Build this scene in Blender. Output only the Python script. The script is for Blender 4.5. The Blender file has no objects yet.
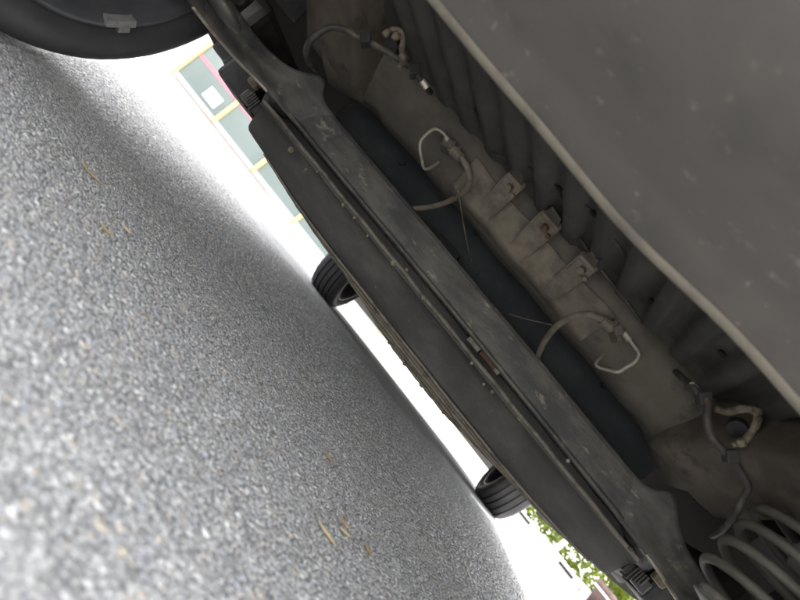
import bpy, bmesh, math, random
import numpy as np
from mathutils import Vector, Matrix
R = math.radians
random.seed(7); rng = np.random.default_rng(11)
sc = bpy.context.scene
C = sc.collection

# ------------------------------------------------------------------ camera
F_PX, ROLL, YAW, PITCH = 600.0, R(51.6), R(9.0), math.atan(30 / 600)
CAM = np.array([.11, 0, .165])
_c, _s = math.cos(ROLL), math.sin(ROLL)
_F = np.array([-math.sin(YAW) * math.cos(PITCH), math.cos(YAW) * math.cos(PITCH), math.sin(PITCH)])
_R = np.array([math.cos(YAW), math.sin(YAW), 0]); _U = np.cross(_R, _F)
_IR = _R * _c + _U * _s; _IU = -_R * _s + _U * _c
cam_d = bpy.data.cameras.new('camera'); cam = bpy.data.objects.new('camera', cam_d); C.objects.link(cam)
cam_d.sensor_width = 36; cam_d.sensor_fit = 'HORIZONTAL'; cam_d.lens = F_PX / 800 * 36
cam_d.clip_start = .01; cam_d.clip_end = 600
m3 = np.stack([_IR, _IU, -_F], 1)
cam.matrix_world = Matrix([list(m3[i]) + [CAM[i]] for i in range(3)] + [[0, 0, 0, 1]])
cam_d.dof.use_dof = True; cam_d.dof.focus_distance = 1.15; cam_d.dof.aperture_fstop = 5.8
sc.camera = cam

def at(px, py, **k):
    """point on the photo pixel's line of sight where it meets the plane x=, y= or z="""
    d = _F * F_PX + _IR * (px - 400) - _IU * (py - 300)
    (a, v), = k.items(); i = 'xyz'.index(a)
    return Vector(CAM + d * ((v - CAM[i]) / d[i]))

# ------------------------------------------------------------------ sky, sun, exposure
SUN_DIR = Vector((.50, .35, 1.0)).normalized()           # towards the sun: high, ahead of the car, to its right
w = bpy.data.worlds.new('World'); sc.world = w; w.use_nodes = True
nt = w.node_tree; bg = nt.nodes['Background']
sky = nt.nodes.new('ShaderNodeTexSky'); sky.sky_type = 'NISHITA'; sky.sun_disc = False
sky.sun_elevation = math.asin(SUN_DIR.z); sky.sun_rotation = math.atan2(SUN_DIR.x, SUN_DIR.y)
sky.air_density = 1.0; sky.dust_density = 3.0; sky.ozone_density = 1.0
hs = nt.nodes.new('ShaderNodeHueSaturation'); hs.inputs['Saturation'].default_value = .11      # hazy, nearly white sky
nt.links.new(sky.outputs[0], hs.inputs['Color']); nt.links.new(hs.outputs[0], bg.inputs[0]); bg.inputs[1].default_value = .15
sl = bpy.data.lights.new('sun', 'SUN'); sl.energy = 2.0; sl.angle = R(.6); sl.color = (1, .95, .88)
so = bpy.data.objects.new('sun', sl); C.objects.link(so)
so.rotation_euler = (-SUN_DIR).to_track_quat('-Z', 'Y').to_euler(); so.location = (5, 6, 12)
vs = sc.view_settings; vs.view_transform = 'Standard'; vs.look = 'None'; vs.exposure = 3.42; vs.gamma = 1; vs.use_curve_mapping = False
sc.render.engine = 'CYCLES'; cy = sc.cycles
cy.use_denoising = True; cy.max_bounces = 10; cy.diffuse_bounces = 7; cy.glossy_bounces = 4
cy.sample_clamp_indirect = 12; cy.caustics_reflective = False; cy.caustics_refractive = False

# ------------------------------------------------------------------ materials
def mat(name, col, rough=.6, metal=0., col2=None, mix=(.45, .65), scale=6., detail=8., col3=None, mix3=(.6, .72), scale3=30.,
        bump=0., bscale=60., spec=.5, stretch=(1, 1, 1)):
    m = bpy.data.materials.new(name); m.use_nodes = True
    n = m.node_tree.nodes; l = m.node_tree.links; b = n['Principled BSDF']
    b.inputs['Roughness'].default_value = rough; b.inputs['Metallic'].default_value = metal
    b.inputs['Specular IOR Level'].default_value = spec
    tc = n.new('ShaderNodeTexCoord'); mp = n.new('ShaderNodeMapping'); mp.inputs['Scale'].default_value = stretch
    l.new(tc.outputs['Object'], mp.inputs[0])
    def noise(s, d):
        t = n.new('ShaderNodeTexNoise'); t.inputs['Scale'].default_value = s; t.inputs['Detail'].default_value = d
        t.inputs['Roughness'].default_value = .65; l.new(mp.outputs[0], t.inputs['Vector']); return t
    def ramp(t, r):
        q = n.new('ShaderNodeMapRange'); q.inputs[1].default_value = r[0]; q.inputs[2].default_value = r[1]
        q.interpolation_type = 'SMOOTHSTEP'; l.new(t.outputs['Fac'], q.inputs[0]); return q
    def mixc(fac, a, bb):
        x = n.new('ShaderNodeMix'); x.data_type = 'RGBA'; l.new(fac.outputs[0], x.inputs[0])
        if isinstance(a, tuple): x.inputs[6].default_value = (*a, 1)
        else: l.new(a.outputs[2], x.inputs[6])
        x.inputs[7].default_value = (*bb, 1); return x
    last = col
    if col2: last = mixc(ramp(noise(scale, detail), mix), last, col2)
    if col3: last = mixc(ramp(noise(scale3, detail), mix3), last, col3)
    if isinstance(last, tuple): b.inputs['Base Color'].default_value = (*last, 1)
    else: l.new(last.outputs[2], b.inputs['Base Color'])
    if bump:
        bp = n.new('ShaderNodeBump'); bp.inputs['Strength'].default_value = bump; bp.inputs['Distance'].default_value = .004
        l.new(noise(bscale, 6).outputs['Fac'], bp.inputs['Height']); l.new(bp.outputs[0], b.inputs['Normal'])
    return m

M = dict(
    lip=mat('pale_lip', (.235, .212, .168), .8, col2=(.165, .150, .122), scale=25),  # lip tone, paler than the bumper plastic
    bumper=mat('bumper_plastic', (.120, .111, .100), .65, col2=(.094, .089, .083), scale=9, col3=(.29, .268, .238), mix3=(.60, .73), scale3=50, bump=.08, bscale=300),
    tab=mat('tab_plastic', (.16, .155, .145), .5),
    beam=mat('axle_paint', (.052, .053, .051), .6, col2=(.125, .120, .105), mix=(.36, .66), scale=17, col3=(.33, .295, .225), mix3=(.58, .74), scale3=42, bump=.25, bscale=220, stretch=(.55, 1, 1.3)),
    cover=mat('cover_plastic', (.042, .041, .039), .6, col2=(.088, .083, .073), mix=(.42, .70), scale=11, col3=(.22, .20, .16), mix3=(.64, .78), scale3=60, bump=.2, bscale=260, stretch=(.5, 1, 1)),
    ridge=mat('dusty_ridge', (.17, .155, .125), .7, col2=(.08, .072, .06), scale=30, bump=.4, bscale=160),
    mud=mat('dried_mud', (.15, .128, .09), .9, col2=(.08, .067, .048), scale=40, bump=.7, bscale=120),
    tank=mat('tank_plastic', (.015, .0178, .0200), .8, col2=(.027, .030, .032), mix=(.4, .65), scale=9, col3=(.060, .058, .052), mix3=(.62, .8), scale3=26, bump=.15, bscale=120),
    hole=mat('plug_rubber', (.008, .008, .009), .7, col2=(.014, .013, .012), scale=80),
    bracket=mat('dusty_bracket', (.185, .162, .120), .75, col2=(.100, .089, .069), mix=(.38, .66), scale=24, bump=.2, bscale=180),
    dust=mat('dusty_crossmember', (.108, .096, .076), .75, col2=(.066, .060, .050), mix=(.38, .66), scale=9, col3=(.04, .037, .032), mix3=(.56, .72), scale3=17, bump=.2, bscale=180),
    rail=mat('dusty_rail', (.068, .056, .043), .75, col2=(.12, .10, .075), mix=(.42, .68), scale=10, col3=(.028, .024, .021), mix3=(.55, .72), scale3=22, bump=.25, bscale=150),
    floor=mat('floor_coating', (.048, .047, .043), .65, col2=(.080, .076, .066), mix=(.42, .68), scale=8, col3=(.035, .034, .032), mix3=(.58, .75), scale3=18, bump=.3, bscale=130),
    pale=mat('pale_sealant', (.215, .178, .128), .85, col2=(.10, .08, .056), mix=(.45, .6), scale=45, bump=.8, bscale=90),
    hose=mat('hose_rubber', (.17, .15, .11), .7, col2=(.09, .08, .06), scale=40),
    pipe=mat('brake_pipe', (.30, .285, .22), .45, col2=(.19, .175, .13), scale=60),
    bolt=mat('zinc_bolt', (.21, .185, .14), .5, metal=.3, col2=(.11, .09, .065), scale=60),
    rust=mat('rust', (.070, .036, .022), .85, col2=(.13, .075, .045), scale=70, bump=.6, bscale=200),
    wire=mat('harness_tape', (.034, .030, .027), .6, col2=(.10, .085, .065), scale=25, bump=.4, bscale=180),
    black=mat('black_rubber', (.012, .012, .013), .7, col2=(.03, .028, .026), scale=20, bump=.2),
    spring=mat('spring_coating', (.070, .065, .054), .65, col2=(.115, .106, .087), mix=(.4, .7), scale=16, bump=.25, bscale=200),
    steel=mat('scuffed_steel', (.48, .43, .36), .4, metal=.3, col2=(.25, .2, .15), scale=30),
    tyre=mat('tyre_rubber', (.020, .020, .021), .62, col2=(.035, .034, .034), scale=10, bump=.06, bscale=90),
    rim=mat('rim_paint', (.045, .045, .050), .42, col2=(.07, .066, .062), scale=12),
    alloy=mat('alloy', (.42, .43, .45), .3, metal=.7, col2=(.3, .3, .31), scale=20),
    weight=mat('lead_weight', (.20, .19, .18), .6, col2=(.14, .13, .125), scale=50),
    paint=mat('car_paint', (.40, .385, .36), .3, metal=.2, col2=(.38, .365, .34), scale=4),
    cglass=mat('car_glass', (.012, .015, .017), .06, col2=(.016, .018, .02), scale=3),
    lamp=mat('lamp_lens', (.32, .015, .012), .15, col2=(.26, .012, .01), scale=8),
    liner=mat('arch_liner', (.018, .018, .019), .85, col2=(.045, .040, .034), scale=12, bump=.4, bscale=80),
    white=mat('white_render', (.78, .76, .72), .8, col2=(.70, .67, .62), scale=2),
    wpaint=mat('white_paint', (.80, .79, .77), .6, col2=(.66, .64, .60), scale=5),
    yellow=mat('yellow_frame', (.56, .47, .22), .45, col2=(.50, .42, .20), scale=3),
    shop=mat('shop_glass', (.135, .172, .160), .10, col2=(.165, .20, .19), mix=(.35, .65), scale=.9),
    pink=mat('pink_vinyl', (.45, .17, .20), .5, col2=(.40, .15, .18), scale=4),
    card=mat('white_card', (.72, .72, .74), .6, col2=(.66, .67, .70), scale=3),
    grey=mat('grey_frame', (.42, .43, .43), .5, col2=(.36, .37, .37), scale=3),
    terra=mat('terracotta', (.15, .10, .09), .8, col2=(.115, .075, .068), scale=8, bump=.3),
    soil=mat('soil', (.05, .035, .025), .95, col2=(.08, .06, .04), scale=20, bump=.6),
    stem=mat('stem', (.10, .07, .04), .8, col2=(.07, .05, .03), scale=20),
    pave=mat('pavement', (.26, .20, .165), .85, col2=(.215, .17, .145), scale=3, bump=.2, bscale=60),
    kerb=mat('kerb_stone', (.40, .39, .37), .85, col2=(.32, .31, .29), scale=6, bump=.3),
    seed=mat('dry_husk', (.34, .24, .115), .7, col2=(.16, .10, .05), mix=(.5, .7), scale=120, bump=.4, bscale=400),
    seed2=mat('pale_husk', (.48, .38, .22), .7, col2=(.28, .2, .1), mix=(.5, .7), scale=120, bump=.4, bscale=400),
)
def leaf_mat(name, a, b):
    m = mat(name, a, .55, col2=b, mix=(.35, .65), scale=5)
    n = m.node_tree.nodes; l = m.node_tree.links
    tr = n.new('ShaderNodeBsdfTranslucent'); tr.inputs[0].default_value = (b[0] * 1.3, b[1] * 1.3, b[2], 1)
    mx = n.new('ShaderNodeMixShader'); mx.inputs[0].default_value = .35
    l.new(n['Principled BSDF'].outputs[0], mx.inputs[1]); l.new(tr.outputs[0], mx.inputs[2]); l.new(mx.outputs[0], n['Material Output'].inputs[0])
    return m
M['leaf'] = leaf_mat('hedge_leaf', (.085, .120, .012), (.14, .18, .020))

def ground_mat():
    m = bpy.data.materials.new('asphalt'); m.use_nodes = True
    n = m.node_tree.nodes; l = m.node_tree.links; b = n['Principled BSDF']; b.inputs['Roughness'].default_value = .85
    tc = n.new('ShaderNodeTexCoord')
    v = n.new('ShaderNodeTexVoronoi'); v.inputs['Scale'].default_value = 210; l.new(tc.outputs['Object'], v.inputs['Vector'])
    bw = n.new('ShaderNodeSeparateColor'); l.new(v.outputs['Color'], bw.inputs[0])
    rp = n.new('ShaderNodeValToRGB'); e = rp.color_ramp.elements
    e[0].position = 0; e[0].color = (.15, .15, .153, 1); e[1].position = 1; e[1].color = (.42, .42, .42, 1)
    x = rp.color_ramp.elements.new(.55); x.color = (.25, .25, .255, 1); x = rp.color_ramp.elements.new(.88); x.color = (.35, .342, .335, 1)
    l.new(bw.outputs[0], rp.inputs[0])
    ns = n.new('ShaderNodeTexNoise'); ns.inputs['Scale'].default_value = 3; ns.inputs['Detail'].default_value = 6; l.new(tc.outputs['Object'], ns.inputs['Vector'])
    mr = n.new('ShaderNodeMapRange'); mr.inputs[1].default_value = .3; mr.inputs[2].default_value = .7; mr.inputs[3].default_value = .82; mr.inputs[4].default_value = 1.12
    l.new(ns.outputs['Fac'], mr.inputs[0])
    mx = n.new('ShaderNodeMix'); mx.data_type = 'RGBA'; mx.blend_type = 'MULTIPLY'; mx.inputs[0].default_value = 1
    l.new(rp.outputs[0], mx.inputs[6]); l.new(mr.outputs[0], mx.inputs[7]); l.new(mx.outputs[2], b.inputs['Base Color'])
    bp = n.new('ShaderNodeBump'); bp.inputs['Strength'].default_value = .9; bp.inputs['Distance'].default_value = .003; bp.invert = True
    l.new(v.outputs['Distance'], bp.inputs['Height']); l.new(bp.outputs[0], b.inputs['Normal'])
    return m
def chip_mat():
    m = bpy.data.materials.new('stone_chips'); m.use_nodes = True
    n = m.node_tree.nodes; l = m.node_tree.links; b = n['Principled BSDF']; b.inputs['Roughness'].default_value = .85; b.inputs['Specular IOR Level'].default_value = .15
    a = n.new('ShaderNodeAttribute'); a.attribute_name = 'chip'
    tc = n.new('ShaderNodeTexCoord'); t = n.new('ShaderNodeTexNoise'); t.inputs['Scale'].default_value = 900; l.new(tc.outputs['Object'], t.inputs['Vector'])
    mr = n.new('ShaderNodeMapRange'); mr.inputs[1].default_value = .3; mr.inputs[2].default_value = .7; mr.inputs[3].default_value = .75; mr.inputs[4].default_value = 1.2
    l.new(t.outputs['Fac'], mr.inputs[0])
    mx = n.new('ShaderNodeMix'); mx.data_type = 'RGBA'; mx.blend_type = 'MULTIPLY'; mx.inputs[0].default_value = 1
    l.new(a.outputs['Color'], mx.inputs[6]); l.new(mr.outputs[0], mx.inputs[7]); l.new(mx.outputs[2], b.inputs['Base Color'])
    return m
M['asphalt'] = ground_mat(); M['chip'] = chip_mat()

# ------------------------------------------------------------------ mesh helpers
def link(name, me, m, parent=None, smooth=False, **props):
    o = bpy.data.objects.new(name, me); C.objects.link(o)
    if m is not None: me.materials.clear(); me.materials.append(M[m])
    if smooth: me.polygons.foreach_set('use_smooth', [True] * len(me.polygons))
    if parent is not None:
        o.parent = parent
        root = parent
        while root.parent: root = root.parent
        o.matrix_parent_inverse = Matrix.Translation(-root.location) if parent is root else Matrix.Identity(4)
    for k, v in props.items(): o[k] = v
    return o
def pyd(name, V, Fc):
    me = bpy.data.meshes.new(name); me.from_pydata([tuple(v) for v in V], [], Fc); me.update(); return me
def frombm(name, bm):
    bmesh.ops.recalc_face_normals(bm, faces=bm.faces[:])
    me = bpy.data.meshes.new(name); bm.to_mesh(me); bm.free(); return me
def box(lo, hi, bev=0., seg=2):
    bm = bmesh.new(); bmesh.ops.create_cube(bm, size=1)
    for v in bm.verts: v.co = Vector([(lo[i] + hi[i]) / 2 + v.co[i] * (hi[i] - lo[i]) for i in range(3)])
    if bev: bmesh.ops.bevel(bm, geom=bm.edges[:], offset=bev, segments=seg, affect='EDGES', profile=.6)
    return bm
def merge(*bms):
    out = bmesh.new()
    for b in bms:
        me = bpy.data.meshes.new('t'); b.to_mesh(me); b.free(); out.from_mesh(me); bpy.data.meshes.remove(me)
    return out
def catmull(P, n=8):
    P = [Vector(p) for p in P]; Q = [2 * P[0] - P[1]] + P + [2 * P[-1] - P[-2]]; out = []
    for i in range(1, len(Q) - 2):
        a, b, c, d = Q[i - 1:i + 3]
        for k in range(n):
            t = k / n
            out.append(.5 * (2 * b + (c - a) * t + (2 * a - 5 * b + 4 * c - d) * t * t + (3 * b - a - 3 * c + d) * t ** 3))
    out.append(P[-1]); return out
def tube(P, r, seg=10, wob=0.):
    """round tube along P with parallel-transported rings; r a number or one per point"""
    V, Fc = [], []; P = [Vector(p) for p in P]; up = None
    for i, p in enumerate(P):
        t = (P[min(i + 1, len(P) - 1)] - P[max(i - 1, 0)]).normalized()
        if up is None:
            up = t.orthogonal().normalized()
        up = (up - t * up.dot(t)).normalized(); s = t.cross(up)
        rr = (r[i] if isinstance(r, (list, tuple)) else r) * (1 + random.uniform(-wob, wob))
        for k in range(seg):
            a = 2 * math.pi * k / seg; V.append(p + up * math.cos(a) * rr + s * math.sin(a) * rr)
    for i in range(len(P) - 1):
        for k in range(seg):
            k2 = (k + 1) % seg; Fc.append((i * seg + k, i * seg + k2, (i + 1) * seg + k2, (i + 1) * seg + k))
    Fc.append(tuple(range(seg))[::-1]); Fc.append(tuple(range((len(P) - 1) * seg, len(P) * seg)))
    return V, Fc
def grid(rows, close=False):
    n = len(rows[0]); V = [v for r in rows for v in r]; Fc = []
    for i in range(len(rows) - 1):
        for k in range(n if close else n - 1):
            k2 = (k + 1) % n; Fc.append((i * n + k, i * n + k2, (i + 1) * n + k2, (i + 1) * n + k))
    if close: Fc.append(tuple(range(n))[::-1]); Fc.append(tuple(range((len(rows) - 1) * n, len(rows) * n)))
    return V, Fc
def lathe(prof, seg=48):
    """profile of (x, r) spun round the x axis"""
    rows = [[(x, r * math.cos(2 * math.pi * k / seg), r * math.sin(2 * math.pi * k / seg)) for x, r in prof] for k in range(seg)]
    rows.append(rows[0]); V, Fc = grid(rows); bm = bmesh.new()
    vs_ = [bm.verts.new(v) for v in V]
    for f in Fc: bm.faces.new([vs_[i] for i in f])
    bmesh.ops.remove_doubles(bm, verts=bm.verts[:], dist=1e-6); return bm
def hexbolt(p, d, r=.006, h=.006, washer=True):
    """hex head on a washer, at p, pointing along d"""
    bm = bmesh.new(); q = Vector(d).normalized().to_track_quat('Z', 'Y').to_matrix().to_4x4(); q = Matrix.Translation(Vector(p)) @ q
    bmesh.ops.create_cone(bm, cap_ends=True, segments=6, radius1=r, radius2=r * .9, depth=h, matrix=q @ Matrix.Translation((0, 0, h / 2 + .0015)))
    if washer: bmesh.ops.create_cone(bm, cap_ends=True, segments=16, radius1=r * 1.45, radius2=r * 1.4, depth=.002, matrix=q @ Matrix.Translation((0, 0, .001)))
    return bm
def empty(name, loc, **props):
    o = bpy.data.objects.new(name, None); C.objects.link(o); o.location = loc; o.empty_display_size = .2
    for k, v in props.items(): o[k] = v
    bpy.context.view_layer.update(); return o

# ------------------------------------------------------------------ ground and pavement
def ground():
    xs = [-150, -40, -14, -8, -4, -2, 0, 2, 4, 8, 14, 40, 150]; ys = [-150, -40, -10, -4, -1, 0, 1, 2, 4, 6, 8, 12, 40, 150]
    rows = [[(x, y, 0.) for x in xs] for y in ys]; V, Fc = grid(rows)
    link('ground', pyd('ground', V, Fc), 'asphalt', kind='structure', label='grey stone-chip asphalt ground under the car')
ground()
def chips(cell, y0, y1, dens, name, label):
    X, Y = np.meshgrid(np.arange(-1.6, 1.7, cell), np.arange(y0, y1, cell * .87))
    X = X + (np.arange(X.shape[0])[:, None] % 2) * cell / 2
    X = X.ravel(); Y = Y.ravel()
    X = X + rng.uniform(-.45, .45, X.size) * cell; Y = Y + rng.uniform(-.45, .45, X.size) * cell
    keep = (X > -.10 - Y * .72) & (X < .22 + Y * .42) & (rng.random(X.size) < np.interp(Y, *dens))
    X, Y = X[keep], Y[keep]; N = X.size
    rad = cell * rng.choice([.36, .48, .58, .74, 1.0], N, p=[.24, .34, .26, .12, .04]) * rng.uniform(.85, 1.15, N)
    hgt = rng.uniform(.0002, .0011, N) + rad * .08
    ang0 = rng.uniform(0, 2 * math.pi, N); asp = rng.uniform(.62, 1., N)
    k = np.arange(6) * math.pi / 3
    A = ang0[:, None] + k[None, :] + rng.uniform(-.3, .3, (N, 6))
    rj = rng.uniform(.66, 1.22, (N, 6)); co, si = np.cos(ang0), np.sin(ang0)
    def ring(scale, z):
        x = np.cos(A - ang0[:, None]) * rj * scale * rad[:, None]; y = np.sin(A - ang0[:, None]) * rj * scale * (rad * asp)[:, None]
        return np.stack([X[:, None] + x * co[:, None] - y * si[:, None], Y[:, None] + x * si[:, None] + y * co[:, None], z], -1)
    tilt = rng.uniform(-.25, .25, (N, 6)) * hgt[:, None]
    V = np.concatenate([ring(1.0, np.full((N, 6), -.0006)), ring(.93, hgt[:, None] * .55 + tilt * .5), ring(.72, hgt[:, None] + tilt)], 1).reshape(-1, 3)
    f = []
    for a in (0, 6):
        for i in range(6):
            j = (i + 1) % 6; f.append((a + i, a + j, a + 6 + j, a + 6 + i))
    f += [(12, 13, 14, 15), (12, 15, 16, 17)]
    f = np.array(f); Fi = (f[None] + (np.arange(N) * 18)[:, None, None]).reshape(-1, 4)
    me = bpy.data.meshes.new('stone_chips')
    me.vertices.add(len(V)); me.vertices.foreach_set('co', V.astype(np.float32).ravel())
    me.loops.add(Fi.size); me.loops.foreach_set('vertex_index', Fi.ravel().astype(np.int32))
    me.polygons.add(len(Fi)); me.polygons.foreach_set('loop_start', (np.arange(len(Fi)) * 4).astype(np.int32))
    me.update(calc_edges=True)
    pal = np.array([(.155, .153, .15), (.195, .193, .19), (.23, .228, .224), (.26, .256, .248), (.305, .30, .29), (.37, .365, .355), (.275, .245, .205), (.225, .235, .258)])
    ci = rng.choice(8, N, p=[.12, .2, .23, .2, .11, .045, .055, .04])
    col = 1.22 * pal[ci] * rng.uniform(.85, 1.15, (N, 1)); col = np.concatenate([col, np.ones((N, 1))], 1)
    at_ = me.color_attributes.new('chip', 'FLOAT_COLOR', 'POINT'); at_.data.foreach_set('color', np.repeat(col, 18, 0).astype(np.float32).ravel())
    link(name, me, 'chip', kind='stuff', label=label, category='gravel')
chips(.0044, .13, 1.06, ([.13, .95, 1.06], [.93, .93, .2]), 'stone_chips', 'coarse pale and dark grey stone chips in the asphalt behind the axle')
chips(.0075, .97, 2.7, ([.97, 1.06, 1.5, 2.7], [.5, .85, .6, .08]), 'stone_chips', 'fine looking stone chips in the shaded asphalt beyond the axle')
link('pavement', frombm('pavement', box((-60, 6.4, .0), (1.6, 60, .045))), 'pave', kind='structure')
link('kerb', frombm('kerb', box((-60, 6.24, -.02), (1.6, 6.397, .06), .012)), 'kerb', kind='structure')

# ------------------------------------------------------------------ the car
car = empty('parked_car', (0, 2.1, 0), label='grey car seen from beneath its rear bumper, parked on asphalt', category='car')
YR, YF, WR = .68, 3.41, .315
def body_w(y):
    a, b = max(0, .52 - y) / .38, max(0, y - 3.75) / .45
    return .875 * (1 - .30 * a ** 2.2 - .34 * b ** 2.0)
def zb(y):
    z = .30 if y < .5 else float(np.interp(y, [1.2, 1.75, 2.1, 2.7, 3.2], [.27, .235, .218, .194, .175]))
    if y > 3.72: z = .125  # unseen front edge kept low to block light under the car
    if y < .42: z = .50
    for yc in (YR, YF):
        d = .365 ** 2 - (y - yc) ** 2
        if d > 0: z = max(z, .32 + math.sqrt(d) * .95)
    return z
TOP = [(.154, .66), (.17, .95), (.24, 1.02), (.34, 1.30), (.48, 1.46), (.9, 1.53), (1.6, 1.55), (2.2, 1.50), (2.7, 1.30), (3.15, 1.06), (3.7, .95), (4.05, .82), (4.18, .62), (4.21, .5)]
def ztop(y): return float(np.interp(y, [t[0] for t in TOP], [t[1] for t in TOP]))
def body():
    ys = np.unique(np.round(np.concatenate([np.array([.154, .158, .164, .17]), np.linspace(.18, .4, 10), np.linspace(.3, 1.08, 28), np.linspace(1.1, 3.0, 26), np.linspace(3.02, 3.8, 28), np.linspace(3.8, 4.21, 14)]), 4))
    rows = []
    for y in ys:
        W, zt, b = body_w(y), ztop(y), zb(y); belt = min(.96, zt - .03)
        wr = W * (.74 if zt > 1.1 else .74 + .2 * min(1, max(0, (1.1 - zt) / .15)))
        half = [(W * .965, b), (W * .99, max(b, min(.40, belt))), (W, max(b + .002, min(.66, belt - .09))), (W * .985, max(b + .004, belt - .06)), (W * .955, max(b + .006, belt)),
                (W * .955 + (wr - W * .955) * .75, belt + (zt - belt) * .78), (wr, zt - (zt - belt) * .08), (wr * .7, zt - .004), (0, zt + .012)]
        rows.append([(x, y, z) for x, z in half] + [(-x, y, z) for x, z in half[-2::-1]])
    V, Fc = grid(rows); n = len(rows[0])
    Fc += [tuple(range(n))]; Fc += [tuple(range((len(rows) - 1) * n, len(rows) * n))]
    parts = {'body_shell': [], 'side_window': [], 'side_window.L': [], 'windscreen': [], 'rear_window': [], 'tail_lamp': [], 'tail_lamp.L': []}
    for f in Fc:
        c = sum((Vector(V[i]) for i in f), Vector()) / len(f); k = 'body_shell'
        if len(f) == 4:
            side = min(f[0] % n, 16 - f[0] % n, f[1] % n, 16 - f[1] % n)
            fr = side == 4
            if fr and .55 < c.y < 2.85 and not (1.5 < c.y < 1.6): k = 'side_window' if c.x > 0 else 'side_window.L'
            elif side >= 6 and 2.28 < c.y < 3.0: k = 'windscreen'
            elif side >= 6 and .25 < c.y < .44: k = 'rear_window'
            elif .14 < c.y < .33 and .68 < c.z < .93 and abs(c.x) > .45: k = 'tail_lamp' if c.x > 0 else 'tail_lamp.L'
        parts[k].append(f)
    for k, fs in parts.items():
        if not fs: continue
        used = sorted({i for f in fs for i in f}); mp = {u: i for i, u in enumerate(used)}
        me = pyd(k.split('.')[0], [V[i] for i in used], [tuple(mp[i] for i in f) for f in fs])
        o = link(k.split('.')[0], me, {'body_shell': 'paint', 'tail_lamp': 'lamp'}.get(k.split('.')[0], 'cglass'), car, True)
        es = o.modifiers.new('edges', 'EDGE_SPLIT'); es.split_angle = R(28)
body()

# rear bumper: skin swept across the car, the lip at its front edge turned up
def bumper():
    low = [(.330, .338), (.318, .322), (.310, .304), (.302, .294), (.294, .290), (.284, .2905), (.268, .2955), (.25, .2965), (.20, .2940), (.15, .2915), (.118, .2935)]
    prof = [(y * 1.68, .165 + (z - .165) * 1.68) for y, z in low] + [(.182, .386), (.168, .402), (.158, .428), (.152, .47), (.150, .53), (.151, .60), (.156, .668)]
    rows = []
    for x in np.linspace(-.86, .86, 70):
        e = max(0, abs(x) - .45) / .41
        row = []
        for y, z in prof:
            yy = y + .20 * e ** 2.6 * (1 if y < .33 else .7) + .0035 * math.sin(x * 23) * (y > .46)
            yy -= .030 * (1 - math.exp(-((x - .07) / .25) ** 2)) * min(1, max(0, (y - .28) / .2))
            row.append((x, yy, z + .0012 * math.sin(x * 31 + 1)))
        rows.append(row)
    V, Fc = grid(rows); b = link('rear_bumper', pyd('rear_bumper', V, Fc), 'bumper', car, True)
    sm = b.modifiers.new('thickness', 'SOLIDIFY'); sm.thickness = .003; sm.offset = 1
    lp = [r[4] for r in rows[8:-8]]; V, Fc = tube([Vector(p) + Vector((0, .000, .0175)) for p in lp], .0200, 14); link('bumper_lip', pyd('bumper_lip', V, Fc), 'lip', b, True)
    for px, py, wd in [(432, 42, .034), (578, 155, .026), (643, 248, .030), (748, 384, .036), (-1, 0, .03), (-2, 0, .03)]:
        x = at(px, py, y=.55).x if px > 0 else -.18 + px * .16
        V, Fc = grid([[(x - wd * .6, .490, .393), (x - wd * .48, .508, .3925), (x - wd * .26, .520, .3950)],
                      [(x + wd * .6, .490, .393), (x + wd * .48, .508, .3925), (x + wd * .26, .520, .3950)]])
        t = link('clip_tab', pyd('clip_tab', V, Fc), 'tab', b); s = t.modifiers.new('thickness', 'SOLIDIFY'); s.thickness = .004; s.offset = 0
bumper()

# pressed boot floor with ribs running fore and aft
def floor_z(x, y):
    p = (x + .012 + (y - .8) * (-.30 + .30 * x)) / .062
    t = abs((p % 1.0) - .5) * 2                                  # 0 at rib crest .. 1 between ribs
    s = min(1, max(0, (t - .38) / .24)); s = s * s * (3 - 2 * s)
    edge = min(1, max(0, (.44 - abs(x)) / .03)) * min(1, max(0, (.925 - y) / .02)) * min(1, max(0, (y - .36) / .04))
    return .470 + .015 * s * edge + .004 * math.sin(x * 5)
def boot_floor():
    xs = np.linspace(-.60, .60, 241); ys = np.concatenate([np.linspace(.22, .9, 30), np.linspace(.905, 1.24, 20)])
    rows = [[(x, y, floor_z(x, y)) for x in xs] for y in ys]; V, Fc = grid(rows)
    fl = link('boot_floor', pyd('boot_floor', V, Fc), 'floor', car, True)
    for x, y in [(-.18, .86), (-.005, .83), (.055, .80), (.20, .86), (.30, .80)]:
        bm = bmesh.new(); bmesh.ops.create_cone(bm, cap_ends=True, segments=14, radius1=.0065, radius2=.005, depth=.004, matrix=Matrix.Translation((x, y, floor_z(x, y) - .002)))
        link('drain_plug', frombm('drain_plug', bm), 'hole', fl)
    for p in ([(-.125, .90), (-.06, .86), (-.005, .83), (.055, .80), (.13, .815)], [(-.005, .83), (.03, .90)], [(.08, .93), (.11, .86)]):
        V, Fc = tube(catmull([(x, y, floor_z(x, y) - .001) for x, y in p], 10), .0016, 6); link('sealer_seam', pyd('sealer_seam', V, Fc), 'wire', fl, True)
boot_floor()

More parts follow.
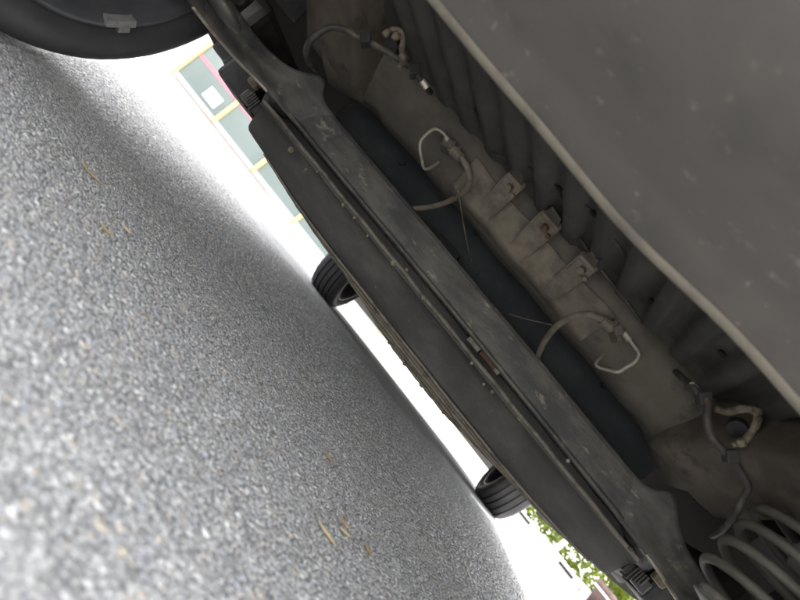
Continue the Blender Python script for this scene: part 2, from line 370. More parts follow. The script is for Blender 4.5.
# rear cross member: pressed box below the floor, dust covered
def cross_member():
    prof = [(.915, .482), (.922, .452), (.935, .437), (.965, .409), (.985, .400), (1.035, .397), (1.05, .41), (1.055, .485)]
    rows = []
    for x in np.linspace(-.46, .46, 93):
        d = max(0, (abs(x) - .34) / .12); e = d * d * (3 - 2 * d) if d < 1 else 1
        c = max(0, 1 - (x - .01) ** 2 / .0225)
        row = []
        for i, (y, z) in enumerate(prof):
            low = (0 < i < 7)
            row.append((x, y - .030 * e * (i < 5) + .012 * c * (i in (1, 2)), z - .028 * e * low + .0015 * math.sin(x * 40 + i) * low))
        rows.append(row)
    V, Fc = grid(rows, True); cm = link('cross_member', pyd('cross_member', V, Fc), 'dust', car, True)
    rws = [[(x, y - .0025, z - .0025) for x, y, z in r[1:5]] for r in rows if -.15 < r[0][0] < .20]
    V, Fc = grid(rws); pl = link('middle_plate', pyd('middle_plate', V, Fc), 'bracket', cm, True); sd = pl.modifiers.new('thickness', 'SOLIDIFY'); sd.thickness = .002
    # three stepped brackets with bolts in the middle
    for (px, py, wd, m_) in [(510, 188, .034, 'bolt'), (546, 226, .040, 'rust'), (584, 266, .034, 'bolt')]:
        p = at(px, py, y=.925); x = p.x; h = wd / 2
        bm = bmesh.new(); ring = [(.902, .478), (.900, .463), (.911, .450), (.935, .432), (.961, .408), (.966, .414), (.950, .47)]
        L = [bm.verts.new((x - h * (1.05 if i < 2 else .92), y, z)) for i, (y, z) in enumerate(ring)]
        Q = [bm.verts.new((x + h * (1.05 if i < 2 else .92), y, z)) for i, (y, z) in enumerate(ring)]
        for i in range(len(ring)):
            j = (i + 1) % len(ring); bm.faces.new((L[i], L[j], Q[j], Q[i]))
        bm.faces.new(L[::-1]); bm.faces.new(Q)
        bmesh.ops.bevel(bm, geom=bm.edges[:], offset=.003, segments=2, affect='EDGES')
        link('step_bracket', frombm('step_bracket', bm), 'bracket', cm)
        q = Vector((x + .003, .9055, .456)); nn = (0, -.72, -.69)
        link('bracket_bolt', frombm('bracket_bolt', hexbolt(q, nn, .0068, .008, False)), m_, cm)
        link('bracket_bolt', frombm('bracket_bolt', hexbolt(q + Vector((.013, .004, -.004)), nn, .0045, .005, False)), m_, cm)
        # dusty tongue reaching up on to the floor
        V = [(x - h * .9, .905, .4680), (x + h * .8, .905, .4680), (x + h * .55, .876, .4685), (x - h * .5, .868, .4690)]
        t = link('floor_tongue', pyd('floor_tongue', V, [(0, 1, 2, 3)]), 'dust', cm); s = t.modifiers.new('thickness', 'SOLIDIFY'); s.thickness = .003
cross_member()

# side rails that carry the springs, one each side
def side_rails():
    for sgn in (-1, 1):
        bm = merge(box((.405, .24, .425), (.515, 1.32, .50), .016, 3))
        for v in bm.verts:
            y = v.co.y; k = math.exp(-((y - .93) / .14) ** 2)
            if v.co.z < .46: v.co.z -= .045 * k; v.co.x -= .02 * k * (v.co.x < .46)
        bmesh.ops.subdivide_edges(bm, edges=[e for e in bm.edges if e.calc_length() > .3], cuts=14, use_grid_fill=True)
        for v in bm.verts:
            y = v.co.y; k = math.exp(-((y - .95) / .13) ** 2)
            if v.co.z < .45: v.co.z -= .048 * k
            if v.co.x < .45: v.co.x -= .035 * k
            v.co.z += .006 * math.sin(y * 17) * (v.co.z < .46)
        for v in bm.verts: v.co.x *= sgn
        r = link('side_rail', frombm('side_rail', bm), 'rail', car, True)
        # spring tower pan under the rail
        bm = lathe([(0, .001), (.0, .072), (.012, .078), (.03, .070), (.055, .055), (.055, .001)], 32)
        bmesh.ops.rotate(bm, verts=bm.verts, cent=(0, 0, 0), matrix=Matrix.Rotation(R(90), 3, 'Y'))
        bmesh.ops.scale(bm, verts=bm.verts, vec=(1, 1, 1)); bmesh.ops.translate(bm, verts=bm.verts, vec=(sgn * .545, .80, .500))
        link('spring_tower', frombm('spring_tower', bm), 'rail', r, True)
        # inner wall between rail and wheel arch
        V, Fc = grid([[(sgn * .60, y, z) for y in (.44, .6, .9, 1.3)] for z in (.44, .56, .7)]); link('inner_wall', pyd('inner_wall', V, Fc), 'liner', r)
        # torn pale sealant flange round the access hole in the rail
        if sgn > 0: pts = [(716, 409), (728, 412), (742, 409), (756, 411), (757, 422), (751, 433), (744, 441), (733, 446)]
        else: pts = [(384, 35), (392, 30), (400, 31), (403, 40), (402, 50), (404, 60), (399, 68)]
        V, Fc = tube(catmull([at(px, py, y=.785 + .004 * (i % 2)) for i, (px, py) in enumerate(pts)], 5), [.0042 + .0012 * random.random() for _ in range((len(pts) - 1) * 5 + 1)], 8, .08)
        link('sealant_bead', pyd('sealant_bead', V, Fc), 'pale', r, True)
        for px, py in ([(757, 412), (741, 443)] if sgn > 0 else [(396, 36), (403, 57)]):
            bm = bmesh.new(); bmesh.ops.create_icosphere(bm, subdivisions=2, radius=.0062, matrix=Matrix.Translation(at(px, py, y=.781)))
            for v in bm.verts: v.co += Vector([random.uniform(-.0018, .0018) for _ in range(3)])
            link('sealant_lump', frombm('sealant_lump', bm), 'pale', r, True)
        p = at(*((737, 428) if sgn > 0 else (392, 47)), y=.800)
        bm = bmesh.new(); bmesh.ops.create_cone(bm, cap_ends=True, segments=20, radius1=.013, radius2=.012, depth=.010, matrix=Matrix.Translation(p) @ Vector((0, -.8, -.6)).to_track_quat('Z', 'Y').to_matrix().to_4x4())
        link('access_hole', frombm('access_hole', bm), 'hole', r)
side_rails()

# fuel tank behind the axle: smooth dark moulding with rounded corners
def tank():
    def ring(y, x0, z0, z1, rt, rb):
        pts = []
        for cx, cz, r, a0 in [(x0 - rt, z1 - rt, rt, 0), (-x0 + rt, z1 - rt, rt, 90), (-x0 + rb, z0 + rb, rb, 180), (x0 - rb, z0 + rb, rb, 270)]:
            for k in range(9):
                a = R(a0 + k * 90 / 8); pts.append((cx + r * math.cos(a), y, cz + r * math.sin(a)))
        return pts
    rows = [ring(1.188, .470, .232, .474, .075, .065), ring(1.190, .475, .227, .479, .078, .068), ring(1.196, .478, .224, .482, .08, .07),
            ring(1.5, .48, .22, .484, .08, .07), ring(1.95, .48, .22, .484, .08, .07)]
    V, Fc = grid(rows, True); t = link('fuel_tank', pyd('fuel_tank', V, Fc), 'tank', car)
    for px, py, r in [(402, 162, .0085), (477, 232, .0090), (545, 307, .0100), (605, 385, .0085)]:
        p = at(px, py, y=1.187); bm = bmesh.new()
        bmesh.ops.create_cone(bm, cap_ends=True, segments=18, radius1=r, radius2=r * .8, depth=.006, matrix=Matrix.Translation(p) @ Matrix.Rotation(R(90), 4, 'X'))
        link('plug', frombm('plug', bm), 'hole', t)
    # strap lug showing above the beam
    bm = box((-.13, 1.15, .34), (-.065, 1.186, .372), .01); link('strap_lug', frombm('strap_lug', bm), 'black', t)
    # raised rib across the wall
    V, Fc = tube([(-.36, 1.186, .33), (.36, 1.186, .33)], .006, 8); link('moulded_rib', pyd('moulded_rib', V, Fc), 'tank', t, True)
tank()

# torsion beam axle: open pressed channel, dusty face towards the back
def beam():
    prof = [(1.095, .2745), (1.050, .2735), (1.0455, .2755), (1.0460, .2795), (1.0515, .2825), (1.0585, .3350), (1.0625, .3425), (1.073, .3455), (1.120, .3445), (1.128, .338),
            (1.124, .330), (1.080, .335), (1.072, .328), (1.0655, .290), (1.095, .281)]
    xs = np.linspace(-.46, .46, 60); rows = []
    for x in xs:
        rows.append([(x, y + .0012 * math.sin(x * 9 + z * 20), z + .0012 * math.sin(x * 7 + 1)) for y, z in prof])
    V, Fc = grid(rows, True); b = link('torsion_beam', pyd('torsion_beam', V, Fc), 'beam', car)
    bv = b.modifiers.new('round', 'BEVEL'); bv.width = .0015; bv.segments = 2; bv.limit_method = 'ANGLE'; bv.angle_limit = R(25)
    st = [(.40, 1.058, .2735, .342), (.440, 1.054, .2735, .344), (.458, 1.050, .2725, .352), (.470, 1.047, .272, .366), (.484, 1.043, .271, .367), (.500, 1.039, .270, .354), (.522, 1.031, .268, .335),
          (.545, 1.012, .264, .322), (.562, .975, .257, .312), (.570, .92, .250, .305), (.575, .85, .243, .300), (.582, .77, .240, .300), (.605, .68, .255, .345)]
    for sgn in (-1, 1):
        rows = []
        for i, (x, y, a, t) in enumerate(st):
            j, k = min(i + 1, len(st) - 1), max(i - 1, 0)
            tx, ty = st[j][0] - st[k][0], st[j][1] - st[k][1]; L = math.hypot(tx, ty); nx, ny = ty / L, -tx / L      # towards back and inside
            if ny > 0: nx, ny = -nx, -ny
            if i > 7: nx, ny = -abs(nx), -abs(ny)
            rf = min(1, max(.05, (i - 3.5) / 3.5)); sk = -.008 if i == 0 else 0
            sec = [(-.045, a), (.004, a), (.0065 * rf, a + .004), (.004 * rf, a + .012), (-.007 * rf, a + .020), (-.011 * rf, (a + t) / 2), (-.008 * rf, t - .020), (.001, t - .010), (.002, t - .002), (-.003, t), (-.045, t - .004), (-.042, (a + t) / 2)]
            rows.append([(sgn * (x + nx * n_), y + ny * (n_ + sk), z) for n_, z in sec])
        # smooth the station list
        fine = []
        for c in zip(*rows): fine.append(catmull(c, 5))
        rows = [list(r) for r in zip(*fine)]
        V, Fc = grid(rows, True); arm = link('trailing_arm', pyd('trailing_arm', V, Fc), 'beam', b, True)
        # polished scuffed lower edge
        e = [r[1] for r in rows]; V, Fc = tube([Vector(p) + Vector((0, -.0025, 0)) for p in e[29:53]], .0030, 6); link('scuffed_edge', pyd('scuffed_edge', V, Fc), 'steel', b, True)
        # forward leg to the pivot bush
        V, Fc = tube(catmull([(sgn * .50, 1.08, .295), (sgn * .555, 1.15, .280), (sgn * .60, 1.25, .262), (sgn * .62, 1.34, .255)], 6), .030, 12); link('pivot_leg', pyd('pivot_leg', V, Fc), 'black', b, True)
        bm = lathe([(-.035, .001), (-.035, .016), (-.032, .036), (.032, .036), (.035, .016), (.035, .001)], 28); bmesh.ops.translate(bm, verts=bm.verts, vec=(sgn * .62, 1.36, .255)); link('pivot_bush', frombm('pivot_bush', bm), 'black', b, True)
        # spring seat pan
        bm = lathe([(0, .001), (0, .05), (.004, .060), (-.004, .062), (-.008, .05), (-.008, .001)], 36)
        bmesh.ops.rotate(bm, verts=bm.verts, cent=(0, 0, 0), matrix=Matrix.Rotation(R(-90), 3, 'Y')); bmesh.ops.translate(bm, verts=bm.verts, vec=(sgn * .555, .80, .274))
        link('spring_seat', frombm('spring_seat', bm), 'beam', b, True)
        # hub carrier
        bm = lathe([(-.06, .001), (-.06, .042), (.0, .05), (.05, .06), (.06, .062), (.06, .001)], 28); bmesh.ops.scale(bm, verts=bm.verts, vec=(sgn, 1, 1)); bmesh.ops.translate(bm, verts=bm.verts, vec=(sgn * .66, YR, .315)); link('hub_carrier', frombm('hub_carrier', bm), 'liner', b, True)
    # clips and a rusted tag wedged in the slot below the face
    for px, py, L, m_ in [(474, 344, .030, 'ridge'), (488, 360, .038, 'rust'), (497, 371, .012, 'bracket')]:
        p = at(px, py, y=1.062); bm = box((p.x - L / 2, 1.060, p.z - .005), (p.x + L / 2, 1.080, p.z + .004), .0015); link('slot_tag', frombm('slot_tag', bm), m_, b)
beam()

# plastic cover below the axle
ZE = [(-.54, .199), (-.525, .198), (-.445, .192), (-.354, .184), (-.287, .181), (-.2, .180), (.0, .179), (.15, .179), (.27, .180), (.36, .183), (.43, .187), (.475, .191), (.512, .196), (.54, .199)]
def edge_z(x): return float(np.interp(x, [e[0] for e in ZE], [e[1] for e in ZE]))
def cover():
    xs = np.concatenate([[-.533, -.530], np.linspace(-.522, .522, 71), [.530, .533]]); rows = []
    for x in xs:
        e = edge_z(x); k = max(0, abs(x) - .529) / .004; zt = .2590 - .003 * k; e += .003 * k
        wv = .0012 * math.sin(x * 13)
        def zz(t): return e + (zt - e) * t
        rows.append([(x, 1.120, zt + .030), (x, 1.116, zt + .001), (x, 1.100, zt - .001), (x, 1.076, zt + .002 + wv * .3), (x, 1.071, zt - .001), (x, 1.0735, zt - .010), (x, 1.081, zt - .0135), (x, 1.088 + wv, zz(.72)), (x, 1.099 + wv * 2, zz(.40)), (x, 1.108 + wv, zz(.14)),
                     (x, 1.112, zz(.045)), (x, 1.119, e), (x, 1.140, e - .0005), (x, 1.25, e + .002), (x, 1.60, .182), (x, 2.6, .182), (x, 3.0, .19)])
    V, Fc = grid(rows); n = len(rows[0]); Fc.append(tuple(range(n))); Fc.append(tuple(range((len(rows) - 1) * n, len(rows) * n)))
    c = link('axle_cover', pyd('axle_cover', V, Fc), 'cover', car, True)
    md = c.modifiers.new('edges', 'EDGE_SPLIT'); md.split_angle = R(32)
    # raised ridge along the top flange
    V, Fc = tube([(x, 1.0705, .2562 + .0006 * math.sin(x * 50)) for x in np.linspace(-.531, .531, 60)], .0044, 8, .05); link('flange_ridge', pyd('flange_ridge', V, Fc), 'ridge', c, True)
    # muddy seam strips along the bottom edge
    for k, (y, dz, r, a, b) in enumerate([(1.122, -.002, .0032, -.47, .50), (1.130, -.0075, .0030, -.36, .46), (1.138, -.0125, .0034, -.26, .40), (1.150, -.0175, .0042, -.20, .35), (1.165, -.0225, .0050, -.15, .30)]):
        X = np.linspace(a, b, 80); V, Fc = tube([(x, y + .002 * math.sin(x * 7 + k), edge_z(x) + dz * min(1, 6 * min(x - a, b - x) + .15) + .0004 * math.sin(x * 37 + k * 2)) for x in X], [r * random.uniform(.88, 1.12) for _ in X], 7); link('seam_strip', pyd('seam_strip', V, Fc), 'mud' if k % 2 else 'ridge', c, True)
    for i in range(4):
        x = -.02 + i * .055 + random.uniform(-.012, .012); bm = bmesh.new(); s = random.uniform(.0025, .0055)
        bmesh.ops.create_icosphere(bm, subdivisions=2, radius=s, matrix=Matrix.Translation((x, 1.160, edge_z(x) - .0245)))
        for v in bm.verts: v.co += Vector([random.uniform(-.001, .001) for _ in range(3)])
        link('mud_lump', frombm('mud_lump', bm), 'mud', c, True)
    for i, (px, py) in enumerate([(291, 150), (307, 170), (318, 172), (344, 205), (355, 218), (368, 236), (394, 263), (407, 270), (424, 298), (437, 315), (472, 363), (484, 384), (492, 392), (520, 418), (568, 460), (600, 515), (630, 548)]):
        p = at(px, py, y=1.077 if i % 2 else 1.068); r = random.uniform(.0024, .0042)
        bm = hexbolt(p, (0, -1, -.25), r, r * 1.2, i % 3 == 0); link('flange_screw', frombm('flange_screw', bm), 'bolt' if i % 4 else 'pale', c)
    # end fittings: ribbed rubber hanger at each end
    for sgn in (-1, 1):
        bm = bmesh.new(); parts = []
        for i in range(5): parts.append(box((.545 + i * .0055, 1.085, .222 + i * .003), (.5485 + i * .0055, 1.12, .252 + i * .0005), .0012, 1))
        parts.append(box((.535, 1.094, .226), (.588, 1.114, .250), .004)); bm.free(); bm = merge(*parts)
        for v in bm.verts: v.co.x *= sgn
        link('ribbed_hanger', frombm('ribbed_hanger', bm), 'cover', c)
        bm = box((.565, 1.07, .256), (.590, 1.085, .272), .003)
        for v in bm.verts: v.co.x *= sgn
        link('hanger_clip', frombm('hanger_clip', bm), 'pale', c)
        bm = merge(box((.60, 1.14, .224), (.695, 1.25, .29), .010, 2), box((.60, 1.15, .282), (.66, 1.24, .32), .01, 2), box((.69, 1.17, .247), (.725, 1.22, .30), .008, 2), box((.722, 1.18, .252), (.775, 1.205, .275), .005, 2))
        for v in bm.verts: v.co.x *= sgn
        link('sill_bracket', frombm('sill_bracket', bm), 'black', c)
cover()
# flat floor ahead of the tank
link('floor_pan', frombm('floor_pan', box((-.72, 1.3, .30), (.72, 3.05, .33), .01)), 'floor', car)
link('front_tray', frombm('front_tray', box((-.56, 3.02, .185), (.56, 4.10, .215), .01)), 'cover', car)  # unseen tray added to shut out light from the front
for s_ in (-1, 1):
    link('sill', frombm('sill', box((min(s_ * .71, s_ * .83), 1.12, .285), (max(s_ * .71, s_ * .83), 2.98, .40), .02)), 'cover', car)
    for yc, nm in ((YR, 'arch_liner'), (YF, 'arch_liner')):
        rows = []
        for x in (.605, .86):
            rows.append([(s_ * x, yc + .37 * math.cos(a), .32 + .35 * math.sin(a)) for a in np.linspace(R(-8 if yc == YF else 12), R(188 if yc == YF else 168), 26)])
        V, Fc = grid(rows); V = list(V); n0 = len(rows[0])
        if yc == YF: Fc.append(tuple(range(n0)))
        link(nm, pyd(nm, V, Fc), 'liner', car, True)

# springs, dampers
def springs():
    for sgn in (-1, 1):
        P = []; turns, n = 6.9, 260; z0, z1 = .272, .492; cx, cyy = (.540, .80) if sgn > 0 else (.575, .77)
        for i in range(n + 1):
            t = i / n; a = R(200) - sgn * 0 + 2 * math.pi * turns * t
            r = .066 - .006 * abs(2 * t - 1)
            P.append((sgn * (cx + r * math.cos(a)), cyy + r * math.sin(a), z0 + (z1 - z0) * (t + .02 * math.sin(2 * math.pi * t))))
        V, Fc = tube(P, .0063, 10); s = link('coil_spring', pyd('coil_spring', V, Fc), 'spring', car, True)
        bm = lathe([(-.1, .001), (-.1, .018), (-.08, .028), (-.065, .022), (-.05, .030), (-.03, .023), (-.015, .032), (.02, .034), (.02, .001)], 24)
        bmesh.ops.rotate(bm, verts=bm.verts, cent=(0, 0, 0), matrix=Matrix.Rotation(R(-90), 3, 'Y')); bmesh.ops.translate(bm, verts=bm.verts, vec=(sgn * .555, .80, .475))
        link('bump_stop', frombm('bump_stop', bm), 'weight', s, True)
        V, Fc = tube([(sgn * .60, .58, .28), (sgn * .57, .60, .52)], .024, 14); link('damper', pyd('damper', V, Fc), 'black', car, True)
springs()

# brake hoses, pipes, cables, harness
def pixpath(pts): return [at(px, py, y=y) for px, py, y in pts]
def lines():
    for k, (hose, fit, pipe) in enumerate([
        ([(455, 152, .905), (463, 160, .900), (469, 172, .905), (469, 184, .93), (461, 194, .97), (447, 202, 1.02), (430, 207, 1.06), (408, 209, 1.09)],
         (451, 146, .908), [(447, 139, .903), (443, 133, .90), (435, 129, .90), (427, 134, .90), (421, 141, .905), (420, 149, .91), (422, 160, .92), (424, 168, .93), (430, 168, .94), (440, 161, .96)]),
        ([(610, 326, .905), (600, 318, .90), (588, 314, .90), (572, 317, .92), (556, 327, .96), (545, 341, 1.01), (539, 354, 1.06), (536, 366, 1.09)],
         (617, 331, .905), [(628, 338, .90), (634, 346, .90), (639, 354, .90), (635, 362, .90), (627, 367, .905), (618, 372, .91), (608, 370, .92), (598, 367, .93), (597, 362, .94), (606, 353, .97)])]):
        V, Fc = tube(catmull(pixpath(hose), 8), .0052, 10); h = link('brake_hose', pyd('brake_hose', V, Fc), 'hose', car, True)
        P = pixpath(hose); d = (P[1] - P[0]).normalized()
        V, Fc = tube([P[0] - d * .020, P[0] - d * .006, P[0] - d * .005, P[0] + d * .016], [.006, .006, .0085, .0078], 8); link('hose_ferrule', pyd('hose_ferrule', V, Fc), 'bracket', h)
        p = at(*fit[:2], y=fit[2]); bm = merge(box((p.x - .016, p.y - .002, p.z - .004), (p.x + .016, p.y + .030, p.z + .004), .0015), box((p.x - .007, p.y - .010, p.z - .007), (p.x + .007, p.y + .012, p.z + .007), .002))
        bmesh.ops.rotate(bm, verts=bm.verts, cent=p, matrix=Matrix.Rotation(R(-28 if k == 0 else 24), 3, 'Y')); link('hose_bracket', frombm('hose_bracket', bm), 'dust', h)
        V, Fc = tube(catmull(pixpath(pipe), 5), .0026, 8); q = link('brake_pipe', pyd('brake_pipe', V, Fc), 'pipe', h, True)
        P = pixpath(pipe); d = (P[1] - P[0]).normalized(); V, Fc = tube([P[0] - d * .010, P[0] + d * .004], .0048, 6); link('pipe_nut', pyd('pipe_nut', V, Fc), 'pipe', h)
    for pts in ([(458, 190, .95), (462, 215, 1.0), (468, 248, 1.08), (472, 262, 1.14)], [(508, 314, 1.09), (530, 320, 1.04), (552, 325, .99)]):
        V, Fc = tube(catmull(pixpath(pts), 5), .0011, 6); link('sensor_wire', pyd('sensor_wire', V, Fc), 'hose', car, True)
    # harness left and right
    for pts, clips in (([(318, 72, .97), (308, 60, .91), (308, 44, .875), (326, 29, .86), (343, 29, .855), (358, 37, .855), (372, 43, .857), (388, 52, .86), (402, 61, .865), (414, 69, .87), (421, 80, .88), (430, 92, .895)], [(365, 40, .856), (414, 71, .868)]),
                       ([(676, 372, .895), (688, 383, .885), (702, 396, .868), (708, 404, .86), (707, 420, .857), (711, 435, .856), (722, 449, .855), (733, 460, .855), (742, 474, .858), (748, 488, .862), (742, 500, .872), (735, 515, .885), (722, 530, .94), (712, 536, 1.0)], [(730, 456, .855), (703, 398, .868)])):
        pts = [(px, py, y - .07 * (.84 < y < .89)) for px, py, y in pts]; V, Fc = tube(catmull(pixpath(pts), 6), .0050, 10, .05); h = link('wiring_harness', pyd('wiring_harness', V, Fc), 'wire', car, True)
        for px, py, y in clips:
            y -= .07; p = at(px, py, y=y); bm = box((p.x - .008, p.y - .008, p.z - .007), (p.x + .008, p.y + .010, p.z + .009), .002)
            bmesh.ops.rotate(bm, verts=bm.verts, cent=p, matrix=Matrix.Rotation(R(35), 3, 'Y')); link('harness_clip', frombm('harness_clip', bm), 'black', h)
        px, py, y = clips[1]; y -= .068; a, b_ = (at(px + 7, py + 8, y=y + .008), at(px + 13, py + 17, y=y + .015)) if px < 500 else (at(px - 12, py - 14, y=y + .008), at(px - 4, py - 5, y=y))
        V, Fc = tube([a, b_], .0048, 8); link('foil_sleeve', pyd('foil_sleeve', V, Fc), 'steel', h)
    # long fixed pipe along the cross member's upper edge
    for a, b_ in (((556, 206), (640, 322)), ((464, 108), (500, 150))):
        V, Fc = tube(catmull([at(a[0] + (b_[0] - a[0]) * t + 1.5 * math.sin(t * 9), a[1] + (b_[1] - a[1]) * t, y=.905) for t in np.linspace(0, 1, 7)], 4), .0024, 8); link('fixed_pipe', pyd('fixed_pipe', V, Fc), 'wire', car, True)
lines()

# wheels
def wheel(x, yc, sgn, rear):
    wd = .195; h = wd / 2                                           # built with +x outwards
    rr = WR; bead = .238
    half = [(-h * .60, bead - .004), (-h * .84, bead + .004), (-h * .98, bead + .030), (-h, bead + .044), (-h * .965, rr - .020), (-h * .90, rr - .009), (-h * .80, rr - .003)]
    tread = []
    for g in (-.52, -.18, .18, .52):
        gx = g * h; tread += [(gx - .0050, rr), (gx - .0042, rr - .0075), (gx + .0042, rr - .0075), (gx + .0050, rr)]
    prof = half + tread + [(-a, b) for a, b in half[::-1]]
    bm = lathe(prof, 72)
    for v in bm.verts: v.co.x *= sgn
    for v in bm.verts:                                              # flattened where it meets the road
        if v.co.z < -(rr - .006): v.co.z = -(rr - .006)
    bmesh.ops.translate(bm, verts=bm.verts, vec=(x, yc, rr - .006))
    wl = link('wheel', frombm('wheel', bm), 'tyre', car, True); wl['label'] = 'black tyre on a dark rim'
    md = wl.modifiers.new('e', 'EDGE_SPLIT'); md.split_angle = R(50)
    rim = [(-h * .70, .226), (-h * .80, .240), (-h * .86, .247), (-h * .90, .245), (-h * .885, .236), (-h * .74, .226), (-h * .5, .219), (-h * .2, .196), (h * .35, .194), (h * .45, .188), (h * .5, .05), (h * .5, .001)]
    bm = lathe(rim, 64)
    for v in bm.verts: v.co.x *= sgn
    bmesh.ops.translate(bm, verts=bm.verts, vec=(x, yc, rr - .006)); r_ = link('rim', frombm('rim', bm), 'rim', wl, True)
    bm = lathe([(-.055, .001), (-.055, .07), (-.05, .16 if rear else .13), (-.03, .162 if rear else .13), (.0, .10), (.0, .001)], 40)     # brake drum / disc
    for v in bm.verts: v.co.x *= sgn
    bmesh.ops.translate(bm, verts=bm.verts, vec=(x, yc, rr - .006)); link('brake_drum', frombm('brake_drum', bm), 'liner', wl, True)
    if rear:
        for a0, a1, r0, r1, dx in ((-53, -41, .227, .239, .003), (-47.5, -43, .240, .249, .002)):
            V = []; K = 8
            for k in range(K + 1):
                a = R(a0 + (a1 - a0) * k / K)
                for rr_, xx in ((r0, -h * .93 - dx), (r1, -h * .93 - dx), (r1, -h * .86), (r0, -h * .80)):
                    V.append((x + sgn * xx, yc + rr_ * math.cos(a), WR - .006 + rr_ * math.sin(a)))
            rows = [V[i * 4:(i + 1) * 4] for i in range(K + 1)]; V, Fc = grid(rows, True); link('balance_weight', pyd('balance_weight', V, Fc), 'weight', wl)
    return wl
for s_ in (-1, 1):
    wheel(s_ * .735, YR, s_, True); wheel(s_ * .74, YF, s_, False)

# ------------------------------------------------------------------ dry husks on the ground
def husk(px, py, ang, L, wd, curl, mt, label):
    p = at(px, py, z=.0022); n = 11; rows = []
    for i in range(n):
        t = i / (n - 1) * 2 - 1; half = wd * (1 - abs(t) ** 2.2) * .5 + .0002; bend = curl * t * t
        rows.append([(t * L / 2, bend + k * half, .0014 + .0028 * (t * t) * abs(curl) / .004 + (.0018 * (1 - abs(k)) * -1 + .0016) * (half / (wd * .5 + 1e-6))) for k in (-1, -.5, 0, .5, 1)])
    V, Fc = grid(rows); a = R(ang); V = [(x * math.cos(a) - y * math.sin(a), x * math.sin(a) + y * math.cos(a), z) for x, y, z in V]
    o = link('dry_husk', pyd('dry_husk', V, Fc), mt, None, True); o.location = (p.x, p.y, .0024)
    s = o.modifiers.new('thickness', 'SOLIDIFY'); s.thickness = .0007
    o['label'] = label; o['category'] = 'husk'; o['group'] = 'dry husks on the asphalt'
husk(88, 174, 23, .034, .0046, .0030, 'seed', 'long brown dry husk lying alone on the asphalt towards the rear wheel')
husk(104, 232, 28, .020, .0036, .0045, 'seed', 'strongly curled brown husk beside a small pale one on asphalt')
husk(125, 231, 30, .014, .0036, .0025, 'seed2', 'small pale husk beside the strongly curled brown one')
husk(327, 458, -28, .023, .0034, .0030, 'seed', 'thin curved husk alone on asphalt, facing the front wheels')
husk(325, 536, 0, .028, .0046, .0015, 'seed2', 'longest pale straight husk, next to a close pair of husks')
husk(343, 525, 35, .020, .0046, .0018, 'seed', 'dark brown husk of the close pair on asphalt')
husk(344, 535, 42, .021, .0046, .0016, 'seed2', 'light tan husk of the close pair on asphalt')
husk(366, 551, -45, .024, .0044, .0016, 'seed', 'short brown husk lying apart, beyond the close pair')

# ------------------------------------------------------------------ shop front beyond the car's left side
shop = empty('shop_building', (-4.6, 9.0, .045), label='white shop with green glass front and yellow mullions', category='building')
def part(name, lo, hi, m_, parent, bev=0.): return link(name, frombm(name, box(lo, hi, bev)), m_, parent)
part('wall', (-26, 9.0, .045), (-6.78, 9.3, 9.0), 'white', shop); part('wall', (-1.05, 9.0, .045), (.2, 9.3, 9.0), 'white', shop)  # unseen height and left run, sized to block low sky light
part('fascia', (-6.78, 8.95, 2.7), (-1.05, 9.3, 9.0), 'white', shop, .01); part('roof', (-26.2, 8.6, 9.0), (.4, 17, 9.25), 'grey', shop, .02)  # raised with the walls, out of view, to cut sky light
part('back_wall', (-26, 16.5, .045), (.2, 16.7, 9.0), 'white', shop)
part('bottom_rail', (-6.70, 8.97, .052), (-1.05, 9.06, .135), 'grey', shop, .006)
MX = [-6.66, -5.52, -4.43, -3.33, -2.22, -1.12]
for i, x in enumerate(MX): part('mullion', (x - .034, 8.955, .06), (x + .034, 9.045, 2.69), 'yellow', shop, .006)
for a, b_ in zip(MX, MX[1:]): part('pane', (a + .035, 8.995, .137), (b_ - .035, 9.008, 2.68), 'shop', shop)
for a, b_ in zip(MX[:3], MX[1:4]): part('pink_stripe', (a + .05, 8.988, .56), (b_ - .05, 8.993, .635), 'pink', shop)
part('white_card', (-6.03, 8.986, .20), (-5.70, 8.991, .42), 'card', shop)
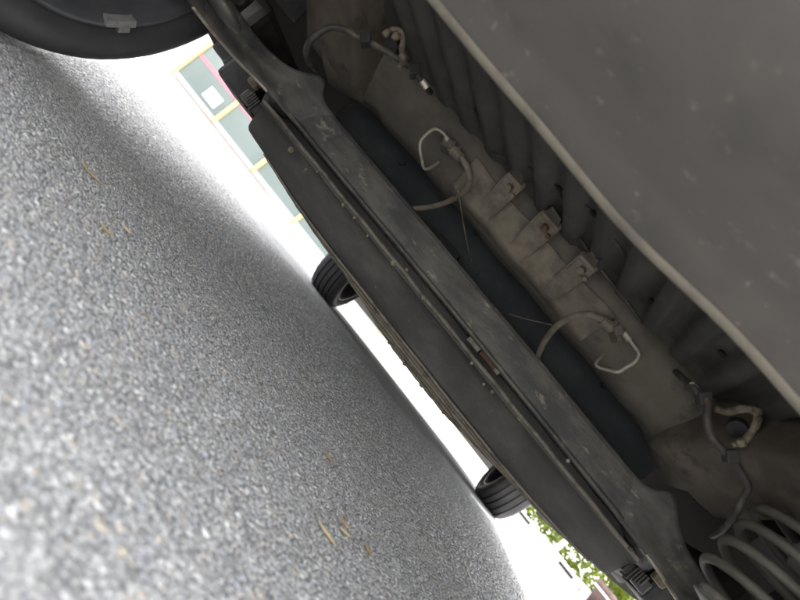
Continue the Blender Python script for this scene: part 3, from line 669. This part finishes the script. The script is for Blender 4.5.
# low white planter wall with hedge on the other side
pw = empty('planter_wall', (5.2, 10, 0), label='low white painted planter wall with dark slots', category='wall')
for i in range(7):
    x0 = 2.0 + i * .92; part('wall_block', (x0, 10.0, 0), (x0 + .905, 10.28, .09 + .06 * ((i * 37) % 5) / 5), 'wpaint', pw, .03)
    part('dark_slot', (x0 + .30 + .1 * (i % 2), 9.994, .02), (x0 + .62 + .1 * (i % 3), 10.02, .07), 'hole', pw, .01)  # near-black blocks set into the wall face
def leaves(n, lo, hi, size, seed):
    g = np.random.default_rng(seed); V, Fc = [], []
    for i in range(n):
        u = g.random(3); p = np.array(lo) + u * (np.array(hi) - np.array(lo))
        lim = hi[2] - .25 * abs(math.sin(p[0] * 2.3)) - .1 * abs(math.sin(p[0] * 9))
        p[2] = min(p[2], lim)
        d = g.normal(size=3); d /= np.linalg.norm(d); e = np.cross(d, g.normal(size=3)); e /= np.linalg.norm(e); s = size * g.uniform(.6, 1.3); k = len(V)
        V += [p - d * s, p + e * s * .45, p + d * s, p - e * s * .45]; Fc.append((k, k + 1, k + 2, k + 3))
    return pyd('foliage', V, Fc)
hd = empty('hedge', (5, 10.7, 0), label='sunlit yellow green hedge behind the low white wall', category='hedge')
link('foliage', leaves(14000, (1.9, 10.32, .08), (8.6, 11.0, 1.25), .05, 3), 'leaf', hd)
for i in range(9): V, Fc = tube([(2.3 + i * .72, 10.7, 0), (2.33 + i * .72, 10.72, .5), (2.28 + i * .72, 10.7, .9)], .014, 6); link('stem', pyd('stem', V, Fc), 'stem', hd)
pst = link('white_post', frombm('white_post', merge(box((-.035, -.035, 0), (.035, .035, .95), .008), box((-.045, -.045, .95), (.045, .045, .99), .01))), 'wpaint'); pst.location = (3.12, 9.9, 0)
pst['label'] = 'slim white post in front of the planter wall'; pst['category'] = 'post'
pot = empty('planter_pot', (3.95, 9.4, 0), label='round terracotta pot standing before the white wall', category='pot')
bm = lathe([(0, .001), (0, .17), (.30, .25), (.31, .275), (.37, .28), (.37, .245), (.31, .235), (.31, .001)], 32)
bmesh.ops.rotate(bm, verts=bm.verts, cent=(0, 0, 0), matrix=Matrix.Rotation(R(-90), 3, 'Y')); bmesh.ops.translate(bm, verts=bm.verts, vec=(3.95, 9.4, 0)); link('bowl', frombm('bowl', bm), 'terra', pot, True)
bm = lathe([(0, .272), (.018, .279), (.03, .272)], 32); bmesh.ops.rotate(bm, verts=bm.verts, cent=(0, 0, 0), matrix=Matrix.Rotation(R(-90), 3, 'Y')); bmesh.ops.translate(bm, verts=bm.verts, vec=(3.95, 9.4, .25)); link('white_band', frombm('white_band', bm), 'wpaint', pot, True)
link('plant', leaves(500, (3.75, 9.2, .32), (4.15, 9.6, .75), .05, 8), 'leaf', pot)
